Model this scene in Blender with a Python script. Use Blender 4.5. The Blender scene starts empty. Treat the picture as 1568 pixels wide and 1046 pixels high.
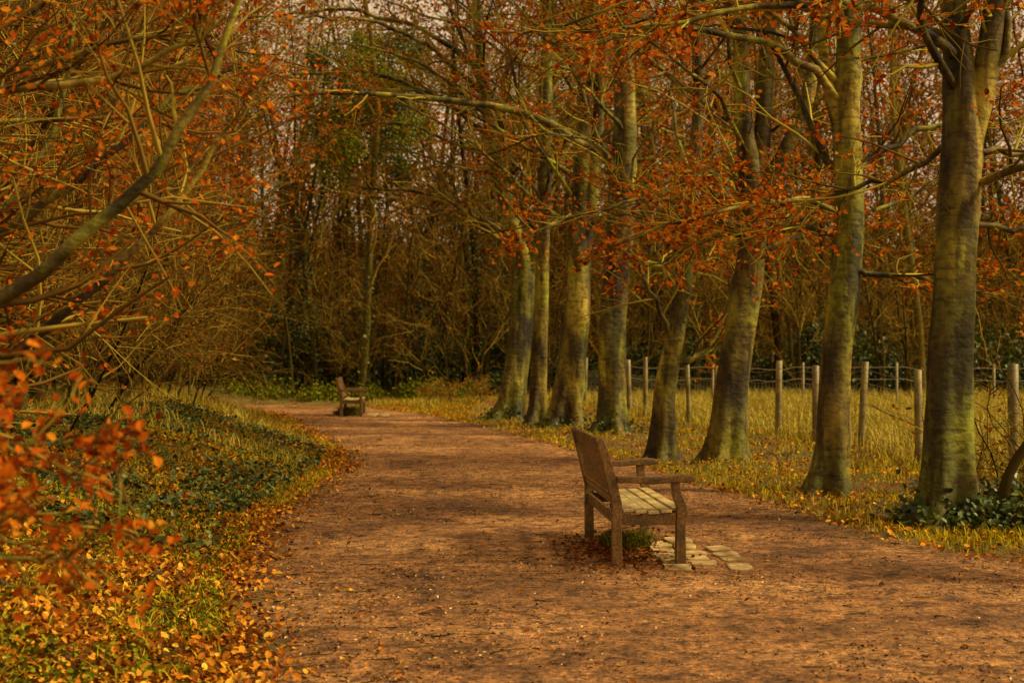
import bpy, bmesh, math
import numpy as np
rng = np.random.default_rng(11)
sc = bpy.context.scene

# ------------------------------------------------------------------ helpers
def norm(v):
    return v / np.maximum(np.linalg.norm(v, axis=-1, keepdims=True), 1e-9)
def sstep(a, b, x):
    t = np.clip((x - a) / (b - a), 0, 1); return t * t * (3 - 2 * t)
_T = rng.random((64, 64))
def vnoise(x, y):
    xi = np.floor(x).astype(int); yi = np.floor(y).astype(int)
    fx = x - xi; fy = y - yi; fx = fx*fx*(3-2*fx); fy = fy*fy*(3-2*fy)
    a = _T[xi % 64, yi % 64]; b = _T[(xi+1) % 64, yi % 64]
    c = _T[xi % 64, (yi+1) % 64]; d = _T[(xi+1) % 64, (yi+1) % 64]
    return (a*(1-fx)+b*fx)*(1-fy)+(c*(1-fx)+d*fx)*fy
def fbm(x, y):
    return 0.5*vnoise(x, y)+0.3*vnoise(x*2.1+7, y*2.1+3)+0.2*vnoise(x*4.3+1, y*4.3+9)

LY = [-20, 0, 6.6, 9.25, 12.8, 18.5, 22, 30, 35, 39, 41, 42.5, 43.2]
LX = [-1.5, -1.1, -1.25, -1.8, -2.2, -2.2, -2.6, -4.5, -5.7, -7.6, -12, -30, -60]
RY = [-20, 0, 8, 10.1, 11.1, 13.9, 16.7, 20.8, 23, 30, 36, 40.6, 43, 44.5, 45]
RX = [7, 6.5, 5.0, 3.9, 3.3, 2.75, 2.2, 1.55, .85, -.6, -2.4, -4.2, -9, -30, -60]
def Ledge(Y): return np.interp(Y, LY, LX)
def Redge(Y): return np.interp(Y, RY, RX)
def pdist(X, Y):          # >0 inside the path
    return np.where(Y < 44.9, np.minimum(X - Ledge(Y), Redge(Y) - X), -3.0)
def H(X, Y):
    X = np.asarray(X, float); Y = np.asarray(Y, float)
    u = Ledge(np.minimum(Y, 39)) - X
    h = 0.68*sstep(0.1, 3.2, u)*(1-.35*sstep(30, 42, Y))
    h = h + 0.12*sstep(0, 4, X - Redge(np.minimum(Y, 40)))
    off = sstep(0.0, .8, -pdist(X, Y))
    h = h + (fbm(X*.8+50, Y*.8+50)-.5)*(0.05+.16*off)
    h = h + (vnoise(X*3.1+20, Y*3.1+20)-.5)*(0.02+.05*off)
    h = h + 9*sstep(60, 100, Y)
    return h

class MB:
    def __init__(s): s.v=[]; s.f=[]; s.m=[]; s.r=[]; s.sm=[]; s.n=0
    def add(s, v, f, m, r, smooth=True):
        v = v.reshape(-1, 3); f = f.reshape(-1, 4)
        s.v.append(v); s.f.append(f+s.n); s.n += len(v)
        s.m.append(np.full(len(f), m, np.int32))
        s.r.append(np.broadcast_to(np.asarray(r, float), (len(f),)).astype(np.float32))
        s.sm.append(np.full(len(f), smooth))
    def build(s, name, mats, parent=None, attrs=None):
        v = np.concatenate(s.v).astype(np.float32); f = np.concatenate(s.f).astype(np.int32)
        me = bpy.data.meshes.new(name)
        me.vertices.add(len(v)); me.vertices.foreach_set('co', v.ravel())
        me.loops.add(f.size); me.loops.foreach_set('vertex_index', f.ravel())
        me.polygons.add(len(f)); me.polygons.foreach_set('loop_start', np.arange(0, f.size, 4, dtype=np.int32))
        me.polygons.foreach_set('material_index', np.concatenate(s.m))
        me.polygons.foreach_set('use_smooth', np.concatenate(s.sm))
        a = me.attributes.new('rnd', 'FLOAT', 'FACE'); a.data.foreach_set('value', np.concatenate(s.r))
        if attrs:
            for k, arr in attrs.items():
                a = me.attributes.new(k, 'FLOAT', 'POINT'); a.data.foreach_set('value', arr.astype(np.float32).ravel())
        me.update(calc_edges=True)
        for m in mats: me.materials.append(m)
        ob = bpy.data.objects.new(name, me); sc.collection.objects.link(ob)
        if parent: ob.parent = parent
        return ob

def grow(S, D, L, R, K, wob=.15, grav=0., tip=.3):
    N = len(S); P = np.zeros((N, K, 3)); P[:, 0] = S; d = norm(D)
    step = (L/(K-1))[:, None]
    for k in range(1, K):
        P[:, k] = P[:, k-1]+d*step
        d = norm(d+rng.normal(0, wob, (N, 3))+np.array([0, 0, grav]))
    t = np.linspace(0, 1, K)
    return P, R[:, None]*(1-(1-tip)*t)
def kids(P, R, n, t0, t1, ang, L0, L1, rr, flat=1., rmin=.003, rmax=.08, up=0., bias=None):
    N, K, _ = P.shape
    t = rng.uniform(t0, t1, (N, n)); tt = t*(K-1)
    i = np.clip(np.floor(tt).astype(int), 0, K-2); f = (tt-i)[..., None]
    ix = np.arange(N)[:, None]
    S = P[ix, i]*(1-f)+P[ix, i+1]*f
    T = norm(P[ix, i+1]-P[ix, i])
    rad = R[ix, i]
    rv = rng.normal(size=(N, n, 3)); rv[..., 2] *= flat
    if bias is not None: rv = rv+np.array(bias)
    perp = norm(rv-(rv*T).sum(-1, keepdims=True)*T)
    a = rng.normal(ang, .2, (N, n, 1))
    D = T*np.cos(a)+perp*np.sin(a); D[..., 2] += up
    L = rng.uniform(L0, L1, (N, n))*(1.15-.6*(t-t0)/max(t1-t0, .01))
    Rn = np.clip(rad*rr, rmin, rmax)
    return S.reshape(-1, 3), norm(D.reshape(-1, 3)), L.ravel(), Rn.ravel()
def tubes(mb, P, R, sides, mat, rnd=None):
    N, K, _ = P.shape
    if N == 0: return
    T = np.empty_like(P); T[:, 1:-1] = P[:, 2:]-P[:, :-2]; T[:, 0] = P[:, 1]-P[:, 0]; T[:, -1] = P[:, -1]-P[:, -2]
    T = norm(T); ov = norm(P[:, -1]-P[:, 0])
    ref = np.where(np.abs(ov[:, 2:3]) > .7, np.array([[1., .13, 0]]), np.array([[0, 0, 1.]]))[:, None, :]
    U = norm(np.cross(T, np.broadcast_to(ref, T.shape))); V = np.cross(T, U)
    a = np.arange(sides)*2*np.pi/sides
    ring = U[:, :, None, :]*np.cos(a)[None, None, :, None]+V[:, :, None, :]*np.sin(a)[None, None, :, None]
    verts = P[:, :, None, :]+ring*R[:, :, None, None]
    base = (np.arange(N)*K*sides)[:, None, None]+(np.arange(K-1)*sides)[None, :, None]
    j = np.arange(sides)[None, None, :]; j2 = (j+1) % sides
    q = np.stack([base+j, base+j2, base+j2+sides, base+j+sides], -1)
    if rnd is None: rnd = rng.random(N)
    mb.add(verts, q, mat, np.repeat(rnd, (K-1)*sides))
def leaves(mb, C, s0, s1, mat, up=.6, w=.33, simple=False, rnd=None, fold=.12, lay=0.):
    N = len(C)
    if N == 0: return
    s = rng.uniform(s0, s1, (N, 1))
    n = rng.normal(size=(N, 3)); n[:, 2] = np.abs(n[:, 2])+up; n[:, 2] += lay; n = norm(n)
    a = rng.normal(size=(N, 3)); a = norm(a-(a*n).sum(-1, keepdims=True)*n); b = np.cross(n, a)
    if rnd is None: rnd = rng.random(N)
    if simple:
        v = np.stack([C, C+a*s*.5+b*s*w+n*s*fold, C+a*s, C+a*s*.5-b*s*w+n*s*fold], 1)
        mb.add(v, np.arange(N*4), mat, rnd, False)
    else:
        cu = n*s*rng.uniform(-.15, .25, (N, 1))
        v = np.stack([C, C+a*s*.28+b*s*w*.9+n*s*fold, C+a*s*.68+b*s*w*.85+n*s*fold+cu*.4, C+a*s+cu,
                      C+a*s*.68-b*s*w*.85+n*s*fold+cu*.4, C+a*s*.28-b*s*w*.9+n*s*fold], 1)
        q = (np.arange(N)*6)[:, None, None]+np.array([[0, 1, 2, 3], [0, 3, 4, 5]])[None]
        mb.add(v, q, mat, np.repeat(rnd, 2), False)
def along(P, n, t0=.2):
    N, K, _ = P.shape
    t = rng.uniform(t0, 1, (N, n))*(K-1); i = np.clip(np.floor(t).astype(int), 0, K-2); f = (t-i)[..., None]
    ix = np.arange(N)[:, None]
    return (P[ix, i]*(1-f)+P[ix, i+1]*f).reshape(-1, 3)
def smoothline(pts, K):
    p = np.array(pts, float); d = np.r_[0, np.cumsum(np.linalg.norm(np.diff(p[:, :3], axis=0), axis=1))]
    t = np.linspace(0, d[-1], K); q = np.stack([np.interp(t, d, p[:, c]) for c in range(p.shape[1])], 1)
    for _ in range(max(2, K//12)):
        q[1:-1] = (q[:-2]+2*q[1:-1]+q[2:])/4
    return q      # columns x y z r

def trunk(mb, pts, K=48, sides=28, flare=.0, mat=0):
    q = smoothline(pts, K); P = q[:, :3]; R = q[:, 3]
    T = norm(np.gradient(P, axis=0)); ref = np.array([1., .1, 0.]) if abs(norm(P[-1]-P[0])[2]) > .5 else np.array([0, 0, 1.])
    U = norm(np.cross(T, ref)); V = np.cross(T, U)
    a = np.arange(sides)*2*np.pi/sides; ph = rng.uniform(0, 6, 4)
    z = np.r_[0, np.cumsum(np.linalg.norm(np.diff(P, axis=0), axis=1))][:, None]
    m = 1+.06*np.sin(2*a[None]+ph[0]+z*.7)+.045*np.sin(3*a[None]+ph[1]-z*1.1)+.07*(vnoise(z*2.5+ph[0]*9, np.cos(a)[None]*2+9+0*z)-.5)*2
    if flare > 0:
        e = np.exp(-z/.26)
        m = m*(1+flare*e*(1+.7*np.sin(5*a[None]+ph[2])+.5*np.sin(3*a[None]+ph[3])))
        m = m*(1+.11*np.exp(-z/1.5)*np.sin(5*a[None]+ph[2]))
        for _ in range(14):       # old branch scars / knots
            zc, ac, am = rng.uniform(.5, max(z.max()*.5, 1)), rng.uniform(0, 6.28), rng.uniform(.1, .3)
            da = np.angle(np.exp(1j*(a-ac)))[None]
            m = m+am*np.exp(-((z-zc)/.1)**2-(da/.4)**2)
    v = P[:, None]+(U[:, None]*np.cos(a)[None, :, None]+V[:, None]*np.sin(a)[None, :, None])*(R[:, None]*m)[..., None]
    i = (np.arange(K-1)*sides)[:, None]; j = np.arange(sides)[None]; j2 = (j+1) % sides
    mb.add(v, np.stack([i+j, i+j2, i+j2+sides, i+j+sides], -1), mat, rng.random())
    return P[None], R[None]

def cullP(P, R, fn):
    if fn is None: return P, R
    k = fn(P[:, P.shape[1]*2//3]) & fn(P[:, -1]); return P[k], R[k]
def branch_out(mb, P, R, n2=9, n3=6, L2=(.7, 1.6), L3=(.25, .6), leafn=4, keep=.6, size=(.045, .075), flat=.35, cull=None, simple=False, t0=.15, K2=5):
    """sub-branches, twigs and leaves on already grown limbs"""
    S, D, L, r = kids(P, R, n2, t0, 1, .85, *L2, .5, flat=flat, rmin=.006, rmax=.022, up=.05)
    P2, R2 = cullP(*grow(S, D, L, r, K2, .16, .02), cull)
    # crown above the view thinned to keep the ground lit and save geometry
    k = rng.random(len(P2)) < np.where(P2[:, 0, 2] > 4+.24*P2[:, 0, 1], .3, 1.); P2, R2 = P2[k], R2[k]
    if len(P2) == 0: return P2, R2
    tubes(mb, P2, R2, 4, 1)
    S, D, L, r = kids(P2, R2, n3, .1, 1, .75, *L3, .5, flat=flat, rmin=.003, rmax=.007)
    P3, R3 = grow(S, D, L, r, 4, .16, 0.0); tubes(mb, P3, R3, 3, 1)
    kp = np.repeat(rng.random(len(P2)) < keep, n3)
    C = along(P3[kp], leafn)
    if len(C):
        leaves(mb, C+rng.normal(0, .015, C.shape), size[0], size[1], 2, up=.5, simple=simple)
    return P2, R2

# ------------------------------------------------------------------ materials
def mat(name):
    m = bpy.data.materials.new(name); m.use_nodes = True
    nt = m.node_tree; nt.nodes.clear(); return m, nt, nt.nodes, nt.links
def ramp(N, stops, interp='LINEAR'):
    r = N.new('ShaderNodeValToRGB'); e = r.color_ramp.elements; r.color_ramp.interpolation = interp
    while len(e) < len(stops): e.new(.5)
    for el, (p, c) in zip(e, stops): el.position = p; el.color = (*c, 1)
    return r
def noise(N, L, scale, detail=4, vec=None, rough=.55):
    n = N.new('ShaderNodeTexNoise'); n.inputs['Scale'].default_value = scale; n.inputs['Detail'].default_value = detail
    n.inputs['Roughness'].default_value = rough
    if vec is not None: L.new(vec, n.inputs['Vector'])
    return n
def mixc(N, L, fac, a, b, mode='MIX'):
    m = N.new('ShaderNodeMix'); m.data_type = 'RGBA'; m.blend_type = mode
    for s, v in ((0, fac), (6, a), (7, b)):
        if hasattr(v, 'is_output'): L.new(v, m.inputs[s])
        else: m.inputs[s].default_value = v if s == 0 else (*v, 1)
    return m.outputs[2]
def geo_pos(N, L, sx=1, sy=1, sz=1):
    g = N.new('ShaderNodeNewGeometry'); mp = N.new('ShaderNodeMapping'); mp.inputs['Scale'].default_value = (sx, sy, sz)
    L.new(g.outputs['Position'], mp.inputs['Vector']); return mp.outputs[0]
def finish(N, L, col, rough=.85, bump=None, bs=.3, bd=.02, spec=.2):
    o = N.new('ShaderNodeOutputMaterial'); b = N.new('ShaderNodeBsdfPrincipled')
    b.inputs['Roughness'].default_value = rough; b.inputs['Specular IOR Level'].default_value = spec
    L.new(col, b.inputs['Base Color'])
    if bump is not None:
        bn = N.new('ShaderNodeBump'); bn.inputs['Strength'].default_value = bs; bn.inputs['Distance'].default_value = bd
        L.new(bump, bn.inputs['Height']); L.new(bn.outputs[0], b.inputs['Normal'])
    L.new(b.outputs[0], o.inputs[0]); return b
def leafmat(name, stops, trans=.35, rough=.6):
    m, nt, N, L = mat(name)
    at = N.new('ShaderNodeAttribute'); at.attribute_name = 'rnd'
    r = ramp(N, stops); L.new(at.outputs['Fac'], r.inputs[0]); c = r.outputs[0]
    o = N.new('ShaderNodeOutputMaterial')
    if trans > 0.01:
        b = N.new('ShaderNodeBsdfDiffuse'); L.new(c, b.inputs[0])
        t = N.new('ShaderNodeBsdfTranslucent'); L.new(c, t.inputs[0])
        mx = N.new('ShaderNodeMixShader'); mx.inputs[0].default_value = trans
        L.new(b.outputs[0], mx.inputs[1]); L.new(t.outputs[0], mx.inputs[2]); L.new(mx.outputs[0], o.inputs[0])
    elif rough < .55:
        b = N.new('ShaderNodeBsdfPrincipled'); b.inputs['Roughness'].default_value = rough; L.new(c, b.inputs['Base Color']); b.inputs['Specular IOR Level'].default_value = .3; L.new(b.outputs[0], o.inputs[0])
    else:
        b = N.new('ShaderNodeBsdfDiffuse'); L.new(c, b.inputs[0]); L.new(b.outputs[0], o.inputs[0])
    return m
def barkmat(name, dark, mid, lite):
    m, nt, N, L = mat(name)
    n1 = noise(N, L, 2.0, 5, geo_pos(N, L, 1, 1, .4)); n2 = noise(N, L, 11, 5, geo_pos(N, L, 1, 1, 1.3))
    r1 = ramp(N, [(.36, dark), (.5, mid), (.64, lite)]); L.new(n1.outputs[0], r1.inputs[0])
    r2 = ramp(N, [(.35, (.55, .5, .42)), (.5, (1, 1, 1)), (.75, (1.25, 1.25, 1.05))]); L.new(n2.outputs[0], r2.inputs[0])
    c = mixc(N, L, 1., r1.outputs[0], r2.outputs[0], 'MULTIPLY')
    n3 = noise(N, L, 4, 4, geo_pos(N, L, 1, 1, .22), .6); r3 = ramp(N, [(.48, (1, 1, 1)), (.57, (.3, .24, .18))]); L.new(n3.outputs[0], r3.inputs[0])
    c = mixc(N, L, .9, c, r3.outputs[0], 'MULTIPLY')
    n4 = noise(N, L, 3, 3, geo_pos(N, L, 1, 1, 7)); r4 = ramp(N, [(.57, (1, 1, 1)), (.63, (.42, .36, .28))]); L.new(n4.outputs[0], r4.inputs[0])
    c = mixc(N, L, .65, c, r4.outputs[0], 'MULTIPLY')
    n5 = noise(N, L, 1.1, 3, geo_pos(N, L, 1, 1, .5)); r5 = ramp(N, [(.4, (1.1, .98, .75)), (.56, (.92, 1.12, .38))]); L.new(n5.outputs[0], r5.inputs[0])
    c = mixc(N, L, 1., c, r5.outputs[0], 'MULTIPLY')
    finish(N, L, c, .7, n2.outputs[0], .7, .03, .3); return m
def twigmat(name, stops):
    m, nt, N, L = mat(name)
    at = N.new('ShaderNodeAttribute'); at.attribute_name = 'rnd'; r = ramp(N, stops); L.new(at.outputs['Fac'], r.inputs[0])
    b = N.new('ShaderNodeBsdfDiffuse'); L.new(r.outputs[0], b.inputs[0]); o = N.new('ShaderNodeOutputMaterial'); L.new(b.outputs[0], o.inputs[0]); return m

M_bark = barkmat('beech_bark', (.04, .03, .007), (.145, .118, .02), (.34, .28, .042))
M_twig = twigmat('twig_bark', [(0, (.06, .03, .009)), (.5, (.2, .14, .022)), (1, (.46, .39, .045))])
M_twigl = twigmat('left_twig_bark', [(0, (.05, .026, .008)), (.5, (.16, .095, .018)), (1, (.4, .3, .04))])
M_twigb = twigmat('wood_twig', [(0, (.05, .024, .008)), (.5, (.18, .105, .018)), (1, (.42, .3, .04))])
M_trunkb = twigmat('wood_bark', [(0, (.02, .013, .005)), (.6, (.062, .042, .011)), (1, (.15, .115, .022))])
M_copper = leafmat('copper_leaf', [(0, (.13, .023, .004)), (.35, (.33, .06, .007)), (.7, (.62, .145, .01)), (1, (.72, .28, .02))], .45)
M_rust = leafmat('rust_leaf', [(0, (.08, .025, .006)), (.4, (.21, .065, .011)), (.8, (.38, .13, .015)), (1, (.44, .25, .026))], .25)
M_litter = leafmat('litter_leaf', [(0, (.11, .032, .006)), (.35, (.27, .08, .01)), (.7, (.5, .185, .015)), (.93, (.64, .32, .028)), (1, (.66, .42, .06))], 0)
M_crumb = leafmat('path_crumbs', [(0, (.03, .013, .005)), (.5, (.085, .036, .011)), (.66, (.32, .155, .042)), (.9, (.52, .3, .095)), (1, (.75, .56, .27))], .0)
M_grass = leafmat('grass_blade', [(0, (.13, .12, .006)), (.5, (.38, .3, .012)), (1, (.62, .46, .025))], 0)
M_straw = leafmat('dry_grass', [(0, (.2, .16, .018)), (.5, (.42, .33, .04)), (1, (.62, .47, .08))], 0)
M_ivy = leafmat('ivy_leaf', [(0, (.013, .025, .005)), (.6, (.045, .08, .011)), (1, (.16, .19, .02))], 0, .45)
M_moss = leafmat('green_leaf', [(0, (.05, .07, .006)), (.6, (.16, .17, .01)), (1, (.3, .29, .015))], .2)

def groundmat():
    m, nt, N, L = mat('woodland_ground')
    pos = geo_pos(N, L)
    at = N.new('ShaderNodeAttribute'); at.attribute_name = 'pd'
    fd = N.new('ShaderNodeAttribute'); fd.attribute_name = 'field'
    na = noise(N, L, .6, 6, pos, .65); nb = noise(N, L, 6, 6, pos, .7); nc = noise(N, L, 26, 5, pos, .8)
    s1 = ramp(N, [(.36, (.175, .077, .024)), (.5, (.37, .168, .052)), (.62, (.52, .26, .09))]); L.new(na.outputs[0], s1.inputs[0])
    s2 = ramp(N, [(.37, (.34, .31, .27)), (.48, (.88, .88, .88)), (.62, (1.45, 1.42, 1.32))]); L.new(nb.outputs[0], s2.inputs[0])
    s3 = ramp(N, [(.4, (.16, .14, .11)), (.46, (.88, .88, .88)), (.56, (1.1, 1.1, 1.1)), (.62, (2.0, 1.9, 1.55))]); L.new(nc.outputs[0], s3.inputs[0])
    soil = mixc(N, L, 1., mixc(N, L, 1., s1.outputs[0], s2.outputs[0], 'MULTIPLY'), s3.outputs[0], 'MULTIPLY')
    nd = noise(N, L, 1.1, 5, pos); ne = noise(N, L, 22, 5, pos, .7)
    v1 = ramp(N, [(.38, (.19, .075, .013)), (.48, (.22, .13, .018)), (.6, (.17, .16, .013))]); L.new(nd.outputs[0], v1.inputs[0])
    v2 = ramp(N, [(.3, (.35, .33, .3)), (.55, (1, 1, 1)), (.75, (1.5, 1.4, 1.2))]); L.new(ne.outputs[0], v2.inputs[0])
    verge = mixc(N, L, 1., v1.outputs[0], v2.outputs[0], 'MULTIPLY')
    field = mixc(N, L, 1., (.3, .23, .04), v2.outputs[0], 'MULTIPLY')
    verge = mixc(N, L, fd.outputs['Fac'], verge, field)
    add = N.new('ShaderNodeMath'); add.operation = 'MULTIPLY_ADD'; L.new(nb.outputs[0], add.inputs[0]); add.inputs[1].default_value = 1.3
    L.new(at.outputs['Fac'], add.inputs[2])
    mr = N.new('ShaderNodeMapRange'); mr.inputs['From Min'].default_value = .4; mr.inputs['From Max'].default_value = 1.0; L.new(add.outputs[0], mr.inputs[0])
    c = mixc(N, L, mr.outputs[0], verge, soil)
    hb = N.new('ShaderNodeMath'); hb.operation = 'MULTIPLY_ADD'; L.new(nc.outputs[0], hb.inputs[0]); hb.inputs[1].default_value = .7; L.new(nb.outputs[0], hb.inputs[2])
    finish(N, L, c, .75, hb.outputs[0], 1., .08, .3); return m
M_ground = groundmat()

# ------------------------------------------------------------------ ground + path
def axis(lo, a, b, hi, st):
    mid = np.arange(a, b, st)
    l = a-np.geomspace(st, a-lo, 40)[::-1]; r = b+np.geomspace(st, hi-b, 40)
    return np.concatenate([l, mid, r])
xs = axis(-250, -9, 10, 250, .09); ys = axis(-60, 3.5, 46, 420, .11)
GX, GY = np.meshgrid(xs, ys); GZ = H(GX, GY); PD = pdist(GX, GY)
fenceX = lambda Y: np.interp(Y, [0, 12, 18, 20.4, 23.8, 26.6, 29, 33.3, 39, 46], [6.2, 5.6, 5.15, 5.0, 4.45, 3.8, 3.2, 2.75, 2.0, .6])
FLD = sstep(-.3, .5, GX-fenceX(GY))*(1-sstep(44, 48, GY))*(1-sstep(28, 34, GX))
ny, nx = GX.shape
idx = np.arange(ny*nx).reshape(ny, nx)
Q = np.stack([idx[:-1, :-1], idx[:-1, 1:], idx[1:, 1:], idx[1:, :-1]], -1).reshape(-1, 4)
V = np.stack([GX, GY, GZ], -1).reshape(-1, 3)
mb = MB(); mb.add(V, Q, 0, 0.); mb.build('ground', [M_ground], attrs={'pd': PD, 'field': FLD})
inside = (PD.ravel()[Q] > 0.02).all(1) & (np.abs(GX.ravel()[Q]).max(1) < 40) & (GY.ravel()[Q].min(1) > -12)
Qp = Q[inside]; u, inv = np.unique(Qp, return_inverse=True)
Vp = V[u].copy(); Vp[:, 2] += .005
mb = MB(); mb.add(Vp, inv.reshape(-1, 4), 0, 0.); mb.build('path', [M_ground], attrs={'pd': PD.ravel()[u], 'field': np.zeros(len(u))})

def scatter(n, x0, x1, y0, y1, fn, near=1.):
    Y = y0*(y1/y0)**rng.random(n*1) if near > 0 else rng.uniform(y0, y1, n)
    X = rng.uniform(x0, x1, n); k = fn(X, Y); X = X[k]; Y = Y[k]
    return np.stack([X, Y, H(X, Y)], 1)
def blades(mb, C, h0, h1, w, matn, lean=.35, rnd=None):
    N = len(C); h = rng.uniform(h0, h1, (N, 1)); a = rng.uniform(0, 6.283, N)
    d = np.stack([np.cos(a), np.sin(a), 0*a], 1); a2 = rng.uniform(0, 6.283, N); ln = np.stack([np.cos(a2), np.sin(a2), 0*a2], 1)*rng.uniform(.1, 1, (N, 1))*lean*2
    up = np.array([0, 0, 1.])
    b = C-up*.01; mid = C+up*h*.55+ln*h*.3; tip = C+up*h*.9+ln*h
    v = np.stack([b-d*w, b+d*w, mid+d*w*.8, mid-d*w*.8, tip+d*w*.15, tip-d*w*.15], 1)
    q = (np.arange(N)*6)[:, None, None]+np.array([[0, 1, 2, 3], [3, 2, 4, 5]])[None]
    if rnd is None: rnd = rng.random(N)
    mb.add(v, q, matn, np.repeat(rnd, 2), False)

# path debris
mb = MB()
def dens(X, Y):
    d = pdist(X, Y)
    p = .22+.6*sstep(.46, .58, fbm(X*1.1, Y*1.1))+.6*(1-sstep(.1, 1.2, X-Ledge(Y)))+.3*(1-sstep(0, .5, d))+.5*np.exp(-((X-.8)/.6)**2-((Y-11)/1.2)**2)
    p = p*np.where((X > 1.0) & (X < 1.75) & (Y > 9.9) & (Y < 11.6), .2, 1)
    return (d > -.1) & (rng.random(len(X)) < p)
C = scatter(170000, -9, 6, 4.5, 44, dens); C[:, 2] += .008
leaves(mb, C, .008, .03, 0, up=1.2, simple=True, fold=.16, w=.28)
C = scatter(24000, -9, 6, 4.5, 44, lambda X, Y: dens(X, Y) & (rng.random(len(X)) < .12+.9*(1-sstep(0, 1.5, X-Ledge(Y))))); C[:, 2] += .009
leaves(mb, C, .02, .05, 1, up=2., rnd=rng.random(len(C))**1.3*.9)
S = scatter(2200, -6, 6, 4.5, 35, dens); S[:, 2] += .012; a = rng.uniform(0, 6.28, len(S))
P, R = grow(S, np.stack([np.cos(a), np.sin(a)*.5, 0*a], 1), rng.uniform(.04, .2, len(S)), rng.uniform(.0015, .005, len(S)), 4, .25); P[:, :, 2] = S[:, None, 2]
tubes(mb, P, R, 4, 2)
mb.build('path_leaf_litter', [M_crumb, M_litter, M_trunkb])

# left bank: fallen leaves, grass, ivy
mb = MB()
gmask = lambda X, Y: fbm(X*.9+3, Y*.6+8)
C = scatter(180000, -9, -1, 4.5, 40, lambda X, Y: (pdist(X, Y) < .35*rng.random(len(X))**2) & (X < 0) & (rng.random(len(X)) < 1.2-.75*sstep(.46, .61, gmask(X, Y))))
C[:, 2] += .005+rng.random(len(C))*.05
leaves(mb, C, .025, .058, 0, up=.7)
mb.build('bank_leaf_litter', [M_litter])
mb = MB()
C = scatter(200000, -9, -1, 4.5, 42, lambda X, Y: (pdist(X, Y) < -.02) & (X < 0) & (rng.random(len(X)) < (.22+.75*sstep(.45, .57, gmask(X, Y)))*(.5+.5*sstep(8, 13, Y))))
blades(mb, C, .03, .11, .0045, 0, .7)
C = scatter(22000, -9, -2, 17, 42, lambda X, Y: (pdist(X, Y) < -.5) & (X < 0) & (fbm(X+30, Y+4) > .5))
blades(mb, C, .1, .32, .006, 1, .5)
C = scatter(64000, -8, -2.2, 10.5, 25, lambda X, Y: (pdist(X, Y) < -.3) & (rng.random(len(X)) < .1+.6*sstep(.42, .54, fbm(X*.8+12, Y*.9)))); C[:, 2] += .02+rng.random(len(C))*.08
leaves(mb, C, .03, .065, 2, up=.7, w=.42)
C = scatter(24000, -4, -1.3, 5.2, 13, lambda X, Y: (pdist(X, Y) < -.1) & (fbm(X*2.2+12, Y*2.2) > .5)); C[:, 2] += .02+rng.random(len(C))*.05
leaves(mb, C, .015, .038, 3, up=.7, w=.42)
mb.build('bank_grass', [M_grass, M_straw, M_ivy, M_moss])

# right verge + field
mb = MB()
C = scatter(165000, -7, 9, 8.5, 46, lambda X, Y: (pdist(X, Y) < .08*rng.random(len(X))) & (X > Redge(np.minimum(Y, 40))-.1) & (X < fenceX(Y)+.6) & (rng.random(len(X)) < .15+.9*sstep(.4, .52, fbm(X*1.3+4, Y*.8))))
blades(mb, C, .03, .13, .0045, 0, .5)
C = scatter(48000, -7, 9, 9, 44, lambda X, Y: (pdist(X, Y) < .25) & (X > Redge(np.minimum(Y, 40))-.35) & (X < fenceX(Y)+.6)); C[:, 2] += .01+rng.random(len(C))*.05
leaves(mb, C, .03, .06, 1, up=1.2)
mb.build('verge_grass', [M_grass, M_litter])
mb = MB()
C = scatter(170000, 1, 26, 12, 46, lambda X, Y: (X > fenceX(Y)-.25*rng.random(len(X))) & (X < Y*.42+3))
k = rng.random(len(C)) < .25+.6*(fbm(C[:, 0]*.7, C[:, 1]*.5) > .48)
blades(mb, C[k], .1, .42, .006, 0, .45); blades(mb, C[~k], .05, .2, .007, 1, .5)
mb.build('field_grass', [M_straw, M_grass])

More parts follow.
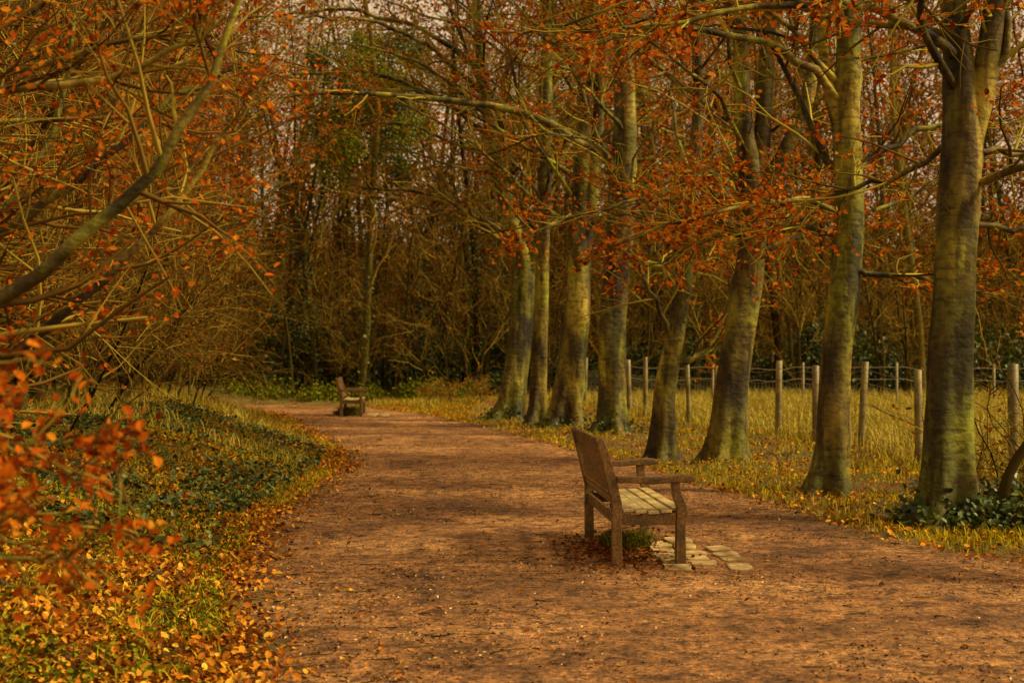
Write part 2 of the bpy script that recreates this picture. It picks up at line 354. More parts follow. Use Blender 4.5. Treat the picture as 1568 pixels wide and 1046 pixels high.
# ------------------------------------------------------------------ beech row
def zg(x, y): return float(H(np.array([x]), np.array([y]))[0])
def beech(base, pts, forks, limbs, n1=14, L1=(2., 4.), flare=.7, n2=10, leafn=5, keep=.5, tmin=.3, ivy=0, sides=28, cull=None, n3=7, bias=(-.35, -.15, 0), simple=False, name='beech_tree', sprays=()):
    mb = MB(); x, y = base; z0 = zg(x, y)-.12
    pts = [(x+p[0], y+p[1], z0+p[2], p[3]) for p in pts]
    allP = []
    P, R = trunk(mb, pts, 72, sides, flare); allP.append((P, R, tmin))
    for f in forks:
        f = [(x+p[0], y+p[1], z0+p[2], p[3]) for p in f]
        P, R = trunk(mb, f, 30, 16, 0); allP.append((P, R, .25))
    for l in list(limbs)+list(sprays):
        dn = l in sprays
        l = [(x+p[0], y+p[1], z0+p[2], p[3]) for p in l]
        q = smoothline(l, 16); P = q[None, :, :3]; R = q[None, :, 3]
        P = P+rng.normal(0, .02, P.shape); tubes(mb, P, R, 9, 0)
        branch_out(mb, P, R, int(n2*1.6) if not dn else 20, n3 if not dn else 8, leafn=leafn if not dn else 6, keep=keep if not dn else .8, cull=cull, simple=simple, L2=(.7, 1.6) if not dn else (.5, 1.3), flat=.35 if not dn else .22)
    for P, R, t0 in allP:
        m = n1 if P is allP[0][0] else n1*2//3
        S, D, L, r = kids(P, R, m, t0, 1, 1.15, *L1, .3, flat=.5, rmin=.014, rmax=.05, up=.2, bias=bias)
        P1, R1 = cullP(*grow(S, D, L, r, 8, .18, .0), cull)
        tubes(mb, P1, R1, 6, 0)
        branch_out(mb, P1, R1, n2, n3, leafn=leafn, keep=keep, cull=cull, simple=simple)
    if ivy:
        a = rng.uniform(0, 6.28, ivy); rr = np.abs(rng.normal(.28, .2, ivy)); z = np.abs(rng.normal(0, .2, ivy))
        C = np.stack([x+np.cos(a)*rr, y+np.sin(a)*rr, z0+.13+z*np.exp(-rr)], 1); leaves(mb, C, .04, .08, 3, up=.3, w=.42)
    return mb.build(name, [M_bark, M_twig, M_copper, M_ivy])

# trunk points are (dx, dy, z, radius)
beech((3.92, 12.8), [(0, 0, 0, .24), (.02, 0, .5, .215), (.0, 0, 1.2, .195), (.05, 0, 2.2, .175), (.12, 0, 3.2, .175), (.16, 0, 3.8, .17), (.1, 0, 4.4, .12), (.02, .1, 5.6, .11), (-.1, .2, 8, .07), (-.1, .3, 11, .03)],
      [[(.14, 0, 3.3, .1), (.3, -.05, 4.0, .12), (.42, -.05, 4.7, .11), (.55, 0, 7, .07), (.7, 0, 10, .03)]],
      [[(.2, 0, 3.15, .04), (.5, -.3, 3.3, .035), (1.2, -.6, 3.35, .03), (2.2, -.9, 3.2, .015)],
       [(.15, 0, 2.8, .03), (.6, .2, 2.85, .025), (1.6, .5, 2.6, .012)],
       [(.15, 0, 3.5, .035), (.9, .3, 3.5, .03), (2., .5, 3.55, .012)],
       [(.1, 0, 4.3, .05), (-.6, -.6, 4.6, .04), (-1.7, -1.2, 4.55, .03), (-3., -1.7, 4.2, .012)],
       [(.1, 0, 3.6, .03), (-.3, .3, 3.3, .025), (-.9, .7, 3.2, .02), (-1.4, .9, 2.9, .01)]],
      n1=18, tmin=.3, ivy=900, sides=40, L1=(1.8, 3.6))
beech((3.42, 15.5), [(0, 0, 0, .2), (.06, 0, .5, .18), (.1, 0, 1.6, .165), (.22, 0, 2.5, .165), (.28, 0, 3.2, .155), (.22, 0, 4.2, .15), (.27, 0, 5.2, .12), (.3, .1, 7, .09), (.3, .2, 11, .03)],
      [[(.22, 0, 3.9, .08), (.02, 0, 4.6, .07), (-.05, 0, 5.6, .06), (-.2, .1, 8, .03)]],
      [[(.25, 0, 2.55, .035), (.7, -.1, 2.5, .03), (1.1, -.2, 2.45, .025), (1.7, -.3, 2.3, .012)],
       [(.25, 0, 3.6, .04), (.8, .2, 4.0, .035), (1.3, .3, 4.2, .03), (2.2, .4, 4.3, .012)],
       [(.24, 0, 4.3, .05), (-.4, -.3, 4.9, .045), (-1.6, -.6, 5.1, .03), (-3.6, -1., 4.9, .012)]],
      n1=20, tmin=.26,
      sprays=[[(.22, 0, 3.2, .035), (-.4, -.5, 3.3, .03), (-1.2, -1., 3.15, .022), (-2.4, -1.4, 2.75, .008)],
              [(.22, 0, 2.9, .03), (-.3, .2, 3.1, .024), (-1., .3, 3.0, .018), (-1.9, .4, 2.65, .008)]])
beech((2.92, 19.4), [(0, 0, 0, .24), (.03, 0, .5, .215), (.06, 0, 1.2, .205), (.25, 0, 2.3, .19), (.38, 0, 3.2, .18), (.38, 0, 3.9, .17), (.25, 0, 4.6, .12), (.18, .05, 6.5, .1), (.2, .2, 9, .07), (.2, .3, 12, .03)],
      [[(.36, 0, 3.6, .12), (.5, 0, 4.4, .12), (.62, .1, 6.4, .09), (.7, .2, 11, .03)],
       [(.36, 0, 3.5, .1), (.75, -.05, 4.3, .1), (1.1, -.1, 5.0, .1), (1.2, -.1, 6, .08), (1.5, 0, 10, .03)]],
      [[(.35, 0, 3.3, .03), (1, -.4, 3.3, .025), (2, -.7, 3., .01)]],
      n1=20, tmin=.24,
      sprays=[[(.3, 0, 3.3, .035), (-.5, -.5, 3.7, .03), (-1.4, -1, 3.65, .02), (-2.8, -1.5, 3.1, .008)],
              [(.3, 0, 3.4, .03), (.6, -.9, 3.6, .025), (.9, -2.2, 3.4, .015), (1., -3., 3.1, .008)],
              [(.3, 0, 3.7, .03), (-.3, -1., 4.0, .025), (-.7, -2.2, 3.8, .015), (-1., -3.2, 3.4, .008)]])
beech((2.14, 20.2), [(0, 0, 0, .17), (.02, 0, .5, .15), (.03, 0, 1.2, .14), (.2, 0, 2., .12), (.37, 0, 3.1, .11), (.45, 0, 4.3, .1), (.52, 0, 5.2, .08), (.45, 0, 7, .06), (.4, 0, 9, .03)], [],
      [[(.1, 0, 1.5, .06), (.35, .1, 1.58, .055), (.7, .2, 1.7, .04), (.95, .3, 2.3, .03), (1.2, .3, 3., .015)],
       [(.15, 0, 1.75, .04), (0, -.1, 2.2, .035), (-.3, -.3, 2.7, .03), (-.75, -.5, 3.4, .02), (-.8, -.6, 4.2, .012)]], n1=14, tmin=.32)
beech((1.8, 26), [(0, 0, 0, .28), (.03, 0, .6, .24), (.02, 0, 2.2, .23), (.17, 0, 3.8, .23), (.28, 0, 5.6, .22), (.2, 0, 8, .18), (.2, 0, 10, .1), (.2, 0, 13, .04)], [],
      [[(.15, 0, 3.1, .07), (.6, .1, 3.2, .06), (1.2, .2, 3.15, .05), (2., .3, 3.3, .02)],
       [(0.1, 0, 5., .08), (-.7, -.1, 5.5, .08), (-1.7, -.2, 6., .07), (-3.3, -.4, 6.15, .055), (-4.8, -.6, 6.25, .04), (-6., -.8, 6.1, .02)]],
      n1=26, tmin=.25, ivy=500, L1=(2.5, 5.))
beech((1.08, 29), [(0, 0, 0, .34), (.06, 0, .6, .29), (.15, 0, 1.6, .28), (.29, 0, 2.8, .26), (.3, 0, 4, .2), (.35, 0, 5.5, .19), (.5, 0, 8, .16), (.55, 0, 13, .05)],
      [[(.27, 0, 3, .15), (.5, 0, 4.5, .15), (.8, 0, 8, .1), (.9, 0, 12, .03)]], [], n1=26, tmin=.25, ivy=600, L1=(2.5, 5.2))
beech((.5, 30), [(0, 0, 0, .19), (.05, 0, .6, .16), (.12, 0, 2.5, .15), (.2, 0, 5, .14), (.25, 0, 8, .1), (.2, 0, 12, .04)], [], [], n1=20, tmin=.3, L1=(2., 4.), simple=True)
beech((-.13, 31.7), [(0, 0, 0, .35), (.12, 0, .6, .28), (.28, 0, 1.8, .26), (.43, 0, 3.3, .27), (.4, 0, 3.8, .2), (.1, 0, 4.6, .16), (-.25, -.1, 6, .14), (-.55, -.1, 8, .12), (-.8, 0, 11, .06), (-1, 0, 13, .03)],
      [[(.44, 0, 3.3, .18), (.75, 0, 4., .15), (.9, 0, 6.5, .13), (1.1, 0, 11, .05)]],
      [[(.4, 0, 3.6, .06), (-.5, -.2, 4.6, .05), (-1.6, -.4, 5.2, .04), (-3.2, -.5, 5.3, .02)],
       [(-.3, 0, 6.4, .06), (-1.5, -.2, 7.4, .05), (-3, -.4, 7.9, .04), (-5.2, -.5, 7.8, .02)],
       [(-.6, 0, 8, .06), (-1.8, -.2, 8.9, .05), (-3.6, -.4, 9.3, .04), (-5.8, -.5, 9., .02)],
       [(-.6, 0, 7.5, .06), (-1.5, -1.2, 8.2, .05), (-2.6, -3, 8.4, .04), (-3.8, -5, 8., .02)]],
      n1=34, tmin=.3, ivy=600, L1=(2.8, 5.4), simple=True)
# beech just outside the frame to the right, its boughs reach over the path
beech((5.7, 9.2), [(0, 0, 0, .24), (0, 0, .6, .2), (.1, 0, 3, .18), (.1, 0, 6, .13), (.1, 0, 10, .03)], [],
      [], n1=8, tmin=.5, L1=(1.5, 2.6),
      sprays=[[(0, 0, 3.0, .06), (-1.2, .1, 3.95, .045), (-2.6, .4, 4.3, .035), (-4., .6, 4.3, .02), (-5.3, .9, 4.0, .008)],
              [(0, 0, 3.6, .05), (-1., .9, 4.4, .04), (-2., 1.9, 4.7, .03), (-3.6, 2.6, 4.7, .02), (-5., 3.2, 4.4, .008)]])

# ------------------------------------------------------------------ beeches on the left bank
def lcull(p):
    return p[:, 0] < Ledge(np.minimum(p[:, 1], 36))+.2+.36*(np.maximum(p[:, 2], 1.6)-1.9)
def left_tree(base, h, n, L1, limbs=(), name='beech_tree', r=.14, low=.08, leafn=5, keep=.6, n2=15, n3=7, size=(.028, .054)):
    mb = MB(); x, y = base; z0 = zg(x, y)-.1
    P, R = trunk(mb, [(x, y, z0, r*1.2), (x+.05, y, z0+.6, r), (x+.2, y, z0+h*.4, r*.8), (x+.5, y, z0+h, .03)], 40, 20, .5)
    S, D, L, rr = kids(P, R, n, low, .95, 1.0, *L1, .35, flat=.5, rmin=.012, rmax=.04, up=.3, bias=(1.0, -.1, .15))
    P1, R1 = grow(S, D, L, rr, 10, .14, .03); k = P1[:, 0, 2] > .2; P1, R1 = P1[k], R1[k]
    P1, R1 = cullP(P1, R1, lcull)
    tubes(mb, P1, R1, 6, 0)
    branch_out(mb, P1, R1, n2, n3, leafn=leafn, keep=keep, cull=lcull, L2=(.6, 1.5), size=size)
    for l in limbs:
        q = smoothline(l, 22); P = q[None, :, :3]+rng.normal(0, .012, (1, 22, 3)); R = q[None, :, 3]
        tubes(mb, P, R, 10, 0); branch_out(mb, P, R, 20, 7, leafn=leafn, keep=keep, cull=lcull, t0=.3, L2=(.4, 1.2), size=size)
    return mb.build(name, [M_bark, M_twigl, M_copper, M_ivy])
left_tree((-4.4, 6.6), 8, 22, (2., 3.4), limbs=[
    [(-4.3, 6.6, .9, .055), (-3.2, 6.3, 1.25, .045), (-2.16, 6, 1.76, .032), (-1.66, 6, 2.14, .027), (-1.36, 6, 2.44, .022), (-1.18, 6, 2.88, .014), (-1.05, 6, 3.5, .008)],
    [(-4.3, 6.7, .7, .045), (-3, 6.8, 1.2, .035), (-2.3, 6.8, 1.6, .024), (-1.97, 6.8, 1.85, .02), (-1.65, 6.8, 2.15, .017), (-1.5, 6.8, 2.4, .012), (-1.3, 6.8, 2.7, .006)],
    [(-4.2, 6.5, 2.0, .04), (-3, 6.2, 2.5, .03), (-2.2, 6, 2.65, .02), (-1.6, 6, 2.7, .014), (-1.2, 6, 2.95, .006)],
    [(-4.2, 6.5, 1.4, .04), (-3, 7., 1.9, .032), (-2.3, 7.2, 2.3, .024), (-1.8, 7.3, 2.8, .016), (-1.3, 7.4, 3.1, .006)]], leafn=5, keep=.65, n3=8, size=(.026, .048))
left_tree((-4.9, 9.5), 9, 36, (2.4, 4.2), r=.11)
left_tree((-5.6, 13), 9, 36, (2.4, 4.6), r=.1)
left_tree((-6.6, 17.5), 9, 36, (2.6, 5.2), r=.09, size=(.035, .06))
left_tree((-7.4, 22), 10, 36, (2.6, 5.6), r=.09, size=(.038, .062))
left_tree((-8.4, 27), 11, 36, (2.6, 6.), r=.09, size=(.04, .07))
left_tree((-9.6, 33), 12, 38, (2.8, 6.4), r=.1, size=(.045, .075))
left_tree((-10.5, 38.5), 14, 40, (3., 7.), r=.12, size=(.05, .085))
# low leafy beech shrub right beside the camera
mb = MB()
n = 14
S = np.stack([rng.uniform(-2.6, -2.25, n), rng.uniform(3.3, 4.4, n), rng.uniform(.9, 1.4, n)], 1)
D = np.stack([rng.uniform(.8, 1, n), rng.uniform(-.15, .2, n), rng.uniform(-.12, .15, n)], 1)
P, R = grow(S, D, rng.uniform(.9, 1.35, n), np.full(n, .009), 8, .1, .0); tubes(mb, P, R, 6, 0)
S0 = np.array([[-2.75, 4, .1]]).repeat(n, 0); Pj = np.stack([S0, (S0+S)/2+[0, 0, .05], S], 1); tubes(mb, Pj, np.full((n, 3), .01), 6, 0)
branch_out(mb, P, R, 8, 4, leafn=4, keep=.8, L2=(.15, .35), L3=(.06, .15), size=(.03, .05), t0=.35)
mb.build('beech_shrub', [M_bark, M_twigl, M_copper])

# ------------------------------------------------------------------ woodland behind
def forest(name, XY, hh, rr, n1, n2, n3, leafn, lsize, lm, keep=.6, L1=(1.5, 3.5), ivyp=.0, lean=0., cull=None, wob=.06):
    mb = MB(); N = len(XY); Z = H(XY[:, 0], XY[:, 1])-.1
    S = np.c_[XY, Z]; D = np.c_[rng.normal(lean, .08+lean*.6, N), rng.normal(0, .08, N), np.ones(N)]
    P, R = grow(S, D, rng.uniform(*hh, N), rng.uniform(*rr, N), 9, wob, .03, .25)
    P, R = cullP(P, R, cull); tubes(mb, P, R, 7, 0)
    S, D, L, r = kids(P, R, n1, .12, 1, .9, *L1, .4, flat=.6, rmin=.01, rmax=.045, up=.2)
    P1, R1 = cullP(*grow(S, D, L, r, 6, .16, .02), cull); tubes(mb, P1, R1, 4, 1)
    S, D, L, r = kids(P1, R1, n2, .15, 1, .8, .6, 1.6, .6, flat=.6, rmin=.007, rmax=.02)
    P2, R2 = grow(S, D, L, r, 4, .18, .0); tubes(mb, P2, R2, 3, 1)
    S, D, L, r = kids(P2, R2, n3, .15, 1, .8, .3, .8, .6, flat=.6, rmin=.005, rmax=.01)
    P3, R3 = grow(S, D, L, r, 3, .2, -.02); tubes(mb, P3, R3, 3, 1)
    kp = np.repeat(rng.random(len(P2)) < keep, n3); C = along(P3[kp], leafn)
    leaves(mb, C, *lsize, 2, up=.4, simple=True)
    if ivyp > 0:
        k = rng.random(len(P)) < ivyp; C = along(P[k], 900, 0.02); rad = .14+.16*rng.random((len(C), 1))
        a = rng.uniform(0, 6.28, len(C)); C = C+np.c_[np.cos(a), np.sin(a), 0*a]*rad; C = C[C[:, 2] < 8]
        leaves(mb, C, .08, .17, 3, up=.1, w=.42, simple=True)
    mb.build(name, [M_trunkb, M_twigb, lm, M_ivy])
def region(n, fn, x0, x1, y0, y1):
    out = np.zeros((0, 2))
    while len(out) < n:
        p = np.c_[rng.uniform(x0, x1, n*4), rng.uniform(y0, y1, n*4)]; out = np.r_[out, p[fn(p[:, 0], p[:, 1])]]
    return out[:n]
inview = lambda X, Y: (np.abs(X) < Y*.42+3)
forest('woodland_trees', region(240, lambda X, Y: inview(X, Y) & (Y > 46+np.clip(X, 0, 4)*.2), -30, 30, 46, 72), (11, 20), (.06, .17), 16, 6, 3, 3, (.08, .13), M_rust, .7, ivyp=.4, L1=(1.5, 4.))
forest('woodland_saplings', region(360, lambda X, Y: inview(X, Y), -26, 26, 45.5, 60), (3, 8), (.02, .05), 9, 4, 3, 2, (.06, .1), M_rust, .4, L1=(.8, 2.))
forest('left_woodland', region(60, lambda X, Y: (X < Ledge(np.minimum(Y, 38))-3.6) & (X > -Y*.42-3), -24, -6, 12, 42), (6, 11), (.05, .12), 14, 7, 4, 2, (.05, .09), M_rust, .5, ivyp=.2)
forest('bank_thicket', region(150, lambda X, Y: (X < Ledge(np.minimum(Y, 38))-1.9) & (X > -Y*.42-1.5), -18, -3.5, 9, 42), (1.8, 4.2), (.012, .03), 9, 5, 3, 3, (.045, .07), M_rust, .45, L1=(.6, 1.6), lean=.35, wob=.1,
       cull=lambda p: p[:, 0] < Ledge(np.minimum(p[:, 1], 38))-.5)
mb = MB()
def clumps(n, per, fn, x0, x1, y0, y1, rad, zc, size, m):
    c = region(n, fn, x0, x1, y0, y1); z = H(c[:, 0], c[:, 1])
    p = rng.normal(size=(n, per, 3)); p = norm(p)*rng.random((n, per, 1))**.5
    rr = rng.uniform(*rad, (n, 1, 1)); zz = rng.uniform(*zc, (n, 1))
    C = np.c_[c, z][:, None]+p*rr*np.array([1, 1, .9]); C[..., 2] += zz
    C = C.reshape(-1, 3); C = C[C[:, 2] > H(C[:, 0], C[:, 1])]
    leaves(mb, C, *size, m, up=.3, simple=True, w=.4)
clumps(80, 420, lambda X, Y: inview(X, Y) & (X > -2), -2, 28, 46.5, 56, (.6, 1.6), (.2, 1.8), (.1, .2), 0)
clumps(110, 360, lambda X, Y: inview(X, Y), -24, -2, 48.5, 60, (.6, 1.7), (.1, 3.2), (.1, .18), 0)
clumps(170, 300, inview, -32, 32, 60, 84, (1.5, 3.5), (.5, 6), (.2, .4), 1)
clumps(520, 190, inview, -32, 32, 58, 84, (1.5, 3.4), (4, 20), (.13, .25), 1)
clumps(170, 190, lambda X, Y: inview(X, Y) & (X > 1), 1, 32, 56, 80, (1.5, 3.2), (4, 18), (.12, .24), 1)
clumps(40, 200, lambda X, Y: inview(X, Y), -14, 6, 50, 62, (1.5, 2.6), (8, 14), (.08, .14), 3)
clumps(30, 420, lambda X, Y: (X > -6.8) & (X < -3.0), -9, -2, 45, 49, (.4, 1.4), (7.6, 12), (.07, .14), 2)
clumps(18, 420, lambda X, Y: (X > -6.8) & (X < -3.2), -9, -2, 46, 50, (.4, 1.2), (7.6, 12), (.08, .14), 0)
clumps(36, 300, lambda X, Y: (X < -1), -9, 0, 45, 48, (.3, .8), (.0, .2), (.06, .12), 2)
mb.build('woodland_undergrowth', [M_ivy, M_rust, M_moss, M_straw])
mb = MB()
S = np.c_[rng.uniform(4.6, 5.6, 26), rng.uniform(13.2, 15, 26)]; S = np.c_[S, H(S[:, 0], S[:, 1])]
P, R = grow(S, np.c_[rng.normal(0, .5, (26, 2)), np.ones(26)], rng.uniform(.8, 1.9, 26), np.full(26, .01), 8, .2, -.05); tubes(mb, P, R, 5, 0)
branch_out(mb, P, R, 5, 4, leafn=2, keep=.3, L2=(.2, .6), L3=(.1, .3))
for l in ([(4.25, 12.5, 0, .055), (4.32, 12.5, .35, .05), (4.5, 12.5, .75, .042), (4.85, 12.5, 1.15, .03), (5.6, 12.5, 1.9, .015)], [(4.3, 12.3, 0, .03), (4.5, 12.3, .3, .028), (4.9, 12.2, .5, .02), (5.4, 12.2, .6, .01)]):
    q = smoothline(l, 16); tubes(mb, q[None, :, :3]+rng.normal(0, .012, (1, 16, 3)), q[None, :, 3], 8, 0, rnd=np.array([.35]))
C = region(1900, lambda X, Y: (X-4.6)**2+(Y-12.6)**2 < .7, 3.8, 5.5, 11.8, 13.4); C = np.c_[C, H(C[:, 0], C[:, 1])+rng.random(1900)**2*.35]
leaves(mb, C, .04, .08, 3, up=.5, w=.42)
mb.build('bramble_bush', [M_trunkb, M_twigl, M_rust, M_ivy])
mb = MB()
S = np.c_[rng.uniform(-2.4, -.8, 34), rng.uniform(38.5, 41.5, 34)]; S = np.c_[S, H(S[:, 0], S[:, 1])]
P, R = grow(S, np.c_[rng.normal(0, .6, (34, 2)), np.ones(34)], rng.uniform(.4, 1.1, 34), np.full(34, .008), 6, .25, -.08); tubes(mb, P, R, 4, 0)
branch_out(mb, P, R, 5, 3, leafn=3, keep=.5, L2=(.2, .5), L3=(.1, .25), simple=True)
mb.build('bracken_bush', [M_trunkb, M_twigb, M_rust])

# ------------------------------------------------------------------ wood for benches and fence
def woodmat(name, dark, mid, lite):
    m, nt, N, L = mat(name)
    tc = N.new('ShaderNodeTexCoord'); mp = N.new('ShaderNodeMapping'); mp.inputs['Scale'].default_value = (3, 22, 22); L.new(tc.outputs['Object'], mp.inputs[0])
    n1 = noise(N, L, 2.5, 6, mp.outputs[0], .65); n2 = noise(N, L, 5, 4, tc.outputs['Object'])
    r = ramp(N, [(.3, dark), (.5, mid), (.72, lite)]); L.new(n1.outputs[0], r.inputs[0])
    r2 = ramp(N, [(.35, (.5, .5, .4)), (.6, (1.1, 1.05, 1))]); L.new(n2.outputs[0], r2.inputs[0])
    finish(N, L, mixc(N, L, 1., r.outputs[0], r2.outputs[0], 'MULTIPLY'), .5, n1.outputs[0], .4, .004, .5); return m
M_teak = woodmat('weathered_teak', (.045, .022, .005), (.14, .07, .011), (.29, .165, .028))
M_teakpale = woodmat('pale_teak', (.26, .18, .065), (.52, .4, .16), (.68, .57, .29))  # paler teak tone for the seat slats and pegs
M_post = woodmat('fence_wood', (.1, .075, .02), (.22, .17, .045), (.36, .29, .09))

def prism(bm, prof, x0, x1):
    a = [bm.verts.new((x0, p[0], p[1])) for p in prof]; b = [bm.verts.new((x1, p[0], p[1])) for p in prof]
    n = len(prof); bm.faces.new(a); bm.faces.new(b[::-1])
    for i in range(n): bm.faces.new([a[(i+1) % n], a[i], b[i], b[(i+1) % n]])
def part(name, build, m, parent, bev=.005):
    bm = bmesh.new(); build(bm); bmesh.ops.recalc_face_normals(bm, faces=bm.faces)
    me = bpy.data.meshes.new(name); bm.to_mesh(me); bm.free(); me.materials.append(m)
    o = bpy.data.objects.new(name, me); sc.collection.objects.link(o); o.parent = parent
    if bev:
        b = o.modifiers.new('b', 'BEVEL'); b.width = bev; b.segments = 2; b.limit_method = 'ANGLE'
    return o
def bench(loc, rotz, Lb=1.6):
    e = bpy.data.objects.new('park_bench', None); sc.collection.objects.link(e)
    t = .065
    rear = [(0, 0), (.075, 0), (.07, .3), (.075, .44), (.02, .68), (-.055, .91), (-.085, .93), (-.115, .91), (-.05, .66), (.0, .44), (.0, .3)]
    front = [(.46, 0), (.535, 0), (.53, .3), (.55, .37), (.535, .45), (.5, .52), (.49, .6), (.43, .6), (.44, .5), (.47, .42), (.465, .3)]
    for i, x in enumerate((0, Lb-t)):
        part(f'rear_leg_{i+1}', lambda bm: prism(bm, rear, x, x+t), M_teak, e, .006)
        part(f'front_leg_{i+1}', lambda bm: prism(bm, front, x, x+t), M_teak, e, .006)
        arm = [(.035, .603), (.15, .6), (.3, .592), (.42, .602), (.55, .602), (.6, .615), (.605, .64), (.585, .655), (.5, .66), (.42, .652), (.3, .64), (.15, .648), (.03, .65)]
        part(f'armrest_{i+1}', lambda bm: prism(bm, arm, x-.012, x+t+.012), M_teak, e, .008)
        part(f'side_rail_{i+1}', lambda bm: prism(bm, [(.072, .3), (.463, .3), (.463, .385), (.3, .37), (.072, .375)], x+.012, x+t-.012), M_teak, e)
    part('front_apron', lambda bm: prism(bm, [(.485, .3), (.512, .3), (.512, .385), (.485, .385)], t, Lb-t), M_teak, e)
    part('rear_apron', lambda bm: prism(bm, [(.02, .3), (.048, .3), (.048, .38), (.02, .38)], t, Lb-t), M_teak, e)
    part('cross_rail', lambda bm: [prism(bm, [(.1, .3), (.46, .3), (.46, .384), (.3, .369), (.1, .374)], Lb/2-.02, Lb/2+.02)], M_teak, e)
    ys_ = [(.08, .392), (.17, .382), (.262, .378), (.354, .384), (.446, .395)]
    for i, (y, z) in enumerate(ys_):
        w = .076
        part(f'seat_slat_{i+1}', lambda bm: prism(bm, [(y, z), (y+w, z+.004), (y+w, z+.026), (y, z+.022)], t+.004 if i == 4 else .002, Lb-t-.004 if i == 4 else Lb-.002), M_teakpale, e, .004)
    def B(s, o):
        ang = math.atan2(.09+.02, .46); return (.035-s*math.sin(ang)+o*math.cos(ang), .45+s*math.cos(ang)+o*math.sin(ang))
    q = lambda s0, s1, o0, o1: [B(s0, o0), B(s0, o1), B(s1, o1), B(s1, o0)]
    part('backrest_top_rail', lambda bm: prism(bm, [B(.37, -.02), B(.37, .025), B(.455, .025), B(.475, .01), B(.475, -.01), B(.46, -.02)], t, Lb-t), M_teak, e, .006)
    part('backrest_bottom_rail', lambda bm: prism(bm, q(.0, .075, -.02, .025), t, Lb-t), M_teak, e, .005)
    n = 18
    def slats(bm):
        for i in range(n):
            x = t+.02+(Lb-2*t-.04)*(i+.5)/n; prism(bm, q(.076, .369, -.005, .01), x-.023, x+.023)
    part('backrest_slats', slats, M_teak, e, .002)
    def pegs(bm):
        for i in range(n):
            x = t+.02+(Lb-2*t-.04)*(i+.5)/n; prism(bm, q(.032, .044, -.0235, -.0195), x-.006, x+.006)
    part('backrest_pegs', pegs, M_teakpale, e, 0)
    e.location = loc; e.rotation_euler = (0, 0, rotz); return e
bench((.60, 11.82, zg(.9, 11)-.005), math.radians(-90+4.0), 1.66)
bench((-4.18, 35.4, zg(-4, 34.7)), math.radians(-90+3), 1.6)

def stonemat():
    m, nt, N, L = mat('paving_stone'); n1 = noise(N, L, 9, 6, geo_pos(N, L), .65); n2 = noise(N, L, 3.2, 2, geo_pos(N, L))
    r = ramp(N, [(.3, (.18, .11, .04)), (.5, (.38, .26, .1)), (.7, (.56, .42, .2))]); L.new(n1.outputs[0], r.inputs[0])
    r2 = ramp(N, [(.4, (.5, .45, .4)), (.55, (1.1, 1.1, 1.1))]); L.new(n2.outputs[0], r2.inputs[0])
    finish(N, L, mixc(N, L, 1., r.outputs[0], r2.outputs[0], 'MULTIPLY'), .85, n1.outputs[0], .6, .015); return m
M_stone = stonemat()
def pavers(cx, cy, nx_, ny_, sx, sy, rot):
    def b(bm):
        c, s = math.cos(rot), math.sin(rot)
        for i in range(nx_):
            for j in range(ny_):
                if (i == nx_-1 and j >= ny_-1) or rng.random() < .06: continue
                w = sx*rng.uniform(.36, .47); l = sy*rng.uniform(.36, .47); off = (.5*sy if i % 2 else 0)
                px = (i+.5)*sx+rng.normal(0, .012); py = (j+.5)*sy+off+rng.normal(0, .015); a0 = rng.normal(0, .1); top = rng.uniform(.014, .032)
                cor = [(-w, -l), (-w*.2, -l*1.06), (w, -l), (w*1.04, 0), (w, l), (0, l*1.05), (-w, l), (-w*1.04, l*.1)]
                lo, hi = [], []
                for (u, v) in cor:
                    u = u*rng.uniform(.84, 1.04); v = v*rng.uniform(.84, 1.04)
                    lx = px+u*math.cos(a0)-v*math.sin(a0); ly = py+u*math.sin(a0)+v*math.cos(a0)
                    X = cx+lx*c-ly*s; Y = cy+lx*s+ly*c; z = zg(X, Y)
                    lo.append(bm.verts.new((X, Y, z-.03))); hi.append(bm.verts.new((X, Y, z+top)))
                bm.faces.new(hi)
                for k in range(8): bm.faces.new([lo[k], lo[(k+1) % 8], hi[(k+1) % 8], hi[k]])
    part('stone_paving', b, M_stone, None, .008)
pavers(1.06, 9.98, 3, 5, .225, .29, .03)
pavers(-3.55, 34., 2, 5, .3, .3, .03)

mb = MB()
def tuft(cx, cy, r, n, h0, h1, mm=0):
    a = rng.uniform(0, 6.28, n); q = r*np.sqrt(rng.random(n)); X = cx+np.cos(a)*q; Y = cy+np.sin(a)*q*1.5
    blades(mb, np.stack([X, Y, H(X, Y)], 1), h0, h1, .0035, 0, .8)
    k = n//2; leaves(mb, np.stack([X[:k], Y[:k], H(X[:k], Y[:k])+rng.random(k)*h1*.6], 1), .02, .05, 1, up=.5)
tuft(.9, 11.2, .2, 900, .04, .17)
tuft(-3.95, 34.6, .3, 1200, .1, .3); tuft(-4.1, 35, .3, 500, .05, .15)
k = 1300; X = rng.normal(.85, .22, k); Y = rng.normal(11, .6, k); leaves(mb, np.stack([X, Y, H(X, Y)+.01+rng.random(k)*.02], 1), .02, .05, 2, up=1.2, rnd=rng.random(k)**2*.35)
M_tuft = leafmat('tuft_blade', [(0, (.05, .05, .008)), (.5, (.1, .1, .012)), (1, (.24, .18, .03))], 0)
mb.build('grass_tuft', [M_tuft, M_tuft, M_litter])

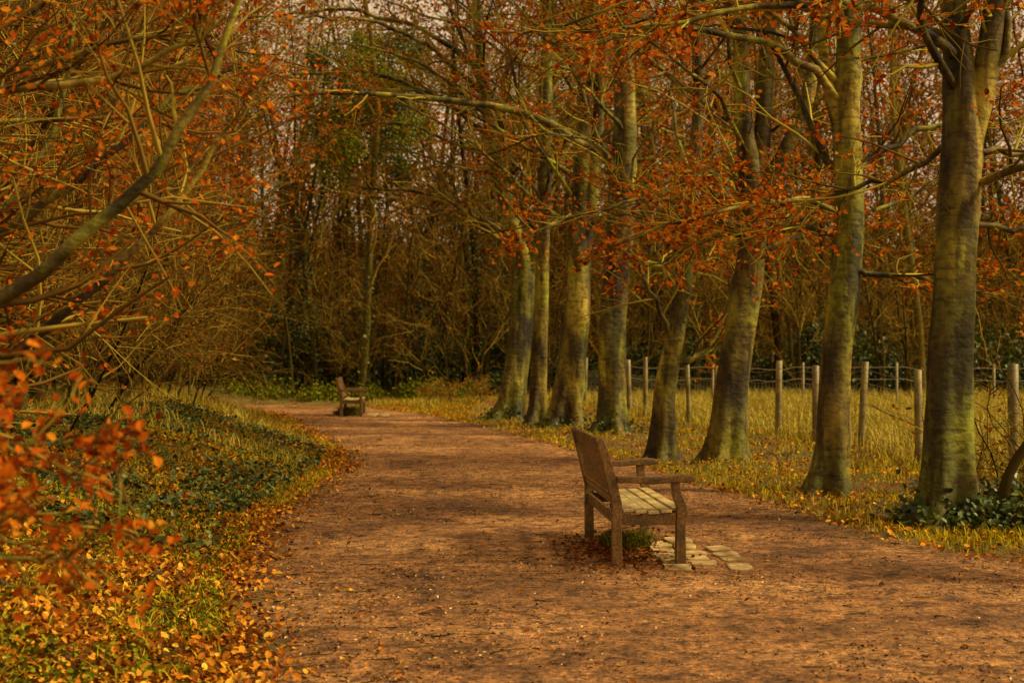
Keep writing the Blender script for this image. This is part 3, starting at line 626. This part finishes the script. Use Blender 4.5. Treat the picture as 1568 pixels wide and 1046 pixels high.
# ------------------------------------------------------------------ fence
fe = bpy.data.objects.new('wire_fence', None); sc.collection.objects.link(fe)
fy = np.array([9, 12.2, 15.2, 18., 20.4, 22.1, 23.8, 25.2, 26.6, 27.9, 29.6, 31.4, 33.3, 36, 39, 42, 45]); fx = fenceX(fy)
mb = MB()
for x, y in zip(fx, fy):
    z = zg(x, y); h = rng.uniform(1.18, 1.32); r = rng.uniform(.045, .06); dx, dy = rng.normal(0, .03, 2)
    P = np.array([[[x, y, z-.1], [x+dx*.5, y+dy*.5, z+h*.5], [x+dx, y+dy, z+h-.006], [x+dx, y+dy, z+h], [x+dx, y+dy, z+h+.001]]])
    tubes(mb, P, np.array([[r*1.03, r, r*.97, r*.85, .001]]), 12, 0)
mb.build('fence_posts', [M_post], fe)
mb = MB()
m, nt, N, L = mat('galvanised_wire'); rgb = N.new('ShaderNodeRGB'); rgb.outputs[0].default_value = (.22, .18, .09, 1); finish(N, L, rgb.outputs[0], .5); M_wire = m
yy = np.arange(9, 45, .3); fz = H(fenceX(yy), yy)
for k, hgt in enumerate([.08, .2, .33, .47, .62, .78, .92, 1.1]):
    P = np.stack([fenceX(yy), yy, fz+hgt+rng.normal(0, .004, len(yy))], 1)[None]; tubes(mb, P, np.full((1, len(yy)), .0035), 4, 0)
y2 = np.arange(9, 42, .15); z2 = H(fenceX(y2), y2)
P = np.stack([np.stack([fenceX(y2), y2, z2+.08], 1), np.stack([fenceX(y2), y2, z2+.92], 1)], 1); tubes(mb, P, np.full((len(y2), 2), .0024), 3, 0)
mb.build('fence_wire_netting', [M_wire], fe)
fe2 = bpy.data.objects.new('paddock_tape_fence', None); sc.collection.objects.link(fe2)
mb = MB(); xs2 = np.linspace(3.2, 22, 9); ys2 = 40-(xs2-3.2)*.3
for x, y in zip(xs2, ys2):
    z = zg(x, y); tubes(mb, np.array([[[x, y, z-.05], [x, y, z+1.15], [x, y, z+1.152]]]), np.array([[.035, .032, .001]]), 8, 0)
mb.build('tape_posts', [M_post], fe2)
m, nt, N, L = mat('white_tape'); rgb = N.new('ShaderNodeRGB'); rgb.outputs[0].default_value = (.5, .45, .33, 1); finish(N, L, rgb.outputs[0], .6); M_tape = m
mb = MB(); t = np.linspace(0, 8, 81); X = np.interp(t, range(9), xs2); Y = np.interp(t, range(9), ys2); sag = 4*(t % 1)*(1-t % 1)
for hgt in (.7, 1.02):
    c = np.stack([X, Y-.05, H(X, Y)+hgt-.05*sag], 1); v = np.stack([c, c+[0, 0, .014]], 1)
    i = np.arange(80)[:, None]*2; mb.add(v, np.concatenate([i, i+2, i+3, i+1], 1), 0, 0.)
mb.build('tape', [M_tape], fe2)

# ------------------------------------------------------------------ light
SUN_EL, SUN_AZ = 41, 100       # azimuth clockwise from +Y
w = bpy.data.worlds.new('World'); sc.world = w; w.use_nodes = True; nt = w.node_tree; N = nt.nodes; L = nt.links; N.clear()
sky = N.new('ShaderNodeTexSky'); sky.sky_type = 'NISHITA'; sky.sun_disc = False
sky.sun_elevation = math.radians(SUN_EL); sky.sun_rotation = math.radians(SUN_AZ); sky.dust_density = 5; sky.air_density = 1.; sky.ozone_density = .4
hz = mixc(N, L, .88, sky.outputs[0], (10.2, 7.3, 4.0))
bg = N.new('ShaderNodeBackground'); bg.inputs[1].default_value = .092; L.new(hz, bg.inputs[0])
o = N.new('ShaderNodeOutputWorld'); L.new(bg.outputs[0], o.inputs[0])
sl = bpy.data.lights.new('sun', 'SUN'); sl.energy = 5.0; sl.angle = math.radians(10); sl.color = (1, .81, .45)
so = bpy.data.objects.new('sun', sl); sc.collection.objects.link(so)
from mathutils import Vector
az, el = math.radians(SUN_AZ), math.radians(SUN_EL)
d = Vector((math.sin(az)*math.cos(el), math.cos(az)*math.cos(el), math.sin(el)))
so.rotation_euler = d.to_track_quat('Z', 'Y').to_euler()

# ------------------------------------------------------------------ camera
cam = bpy.data.cameras.new('camera'); co = bpy.data.objects.new('camera', cam); sc.collection.objects.link(co)
cam.lens = 50; cam.sensor_width = 36; cam.clip_end = 1500; cam.clip_start = .05
co.location = (0, 0, 1.53); co.rotation_euler = (math.radians(90.45), 0, 0)
cam.dof.use_dof = True; cam.dof.focus_distance = 11; cam.dof.aperture_fstop = 3.2
sc.camera = co
sc.view_settings.view_transform = 'Standard'; sc.view_settings.look = 'None'; sc.view_settings.exposure = 0
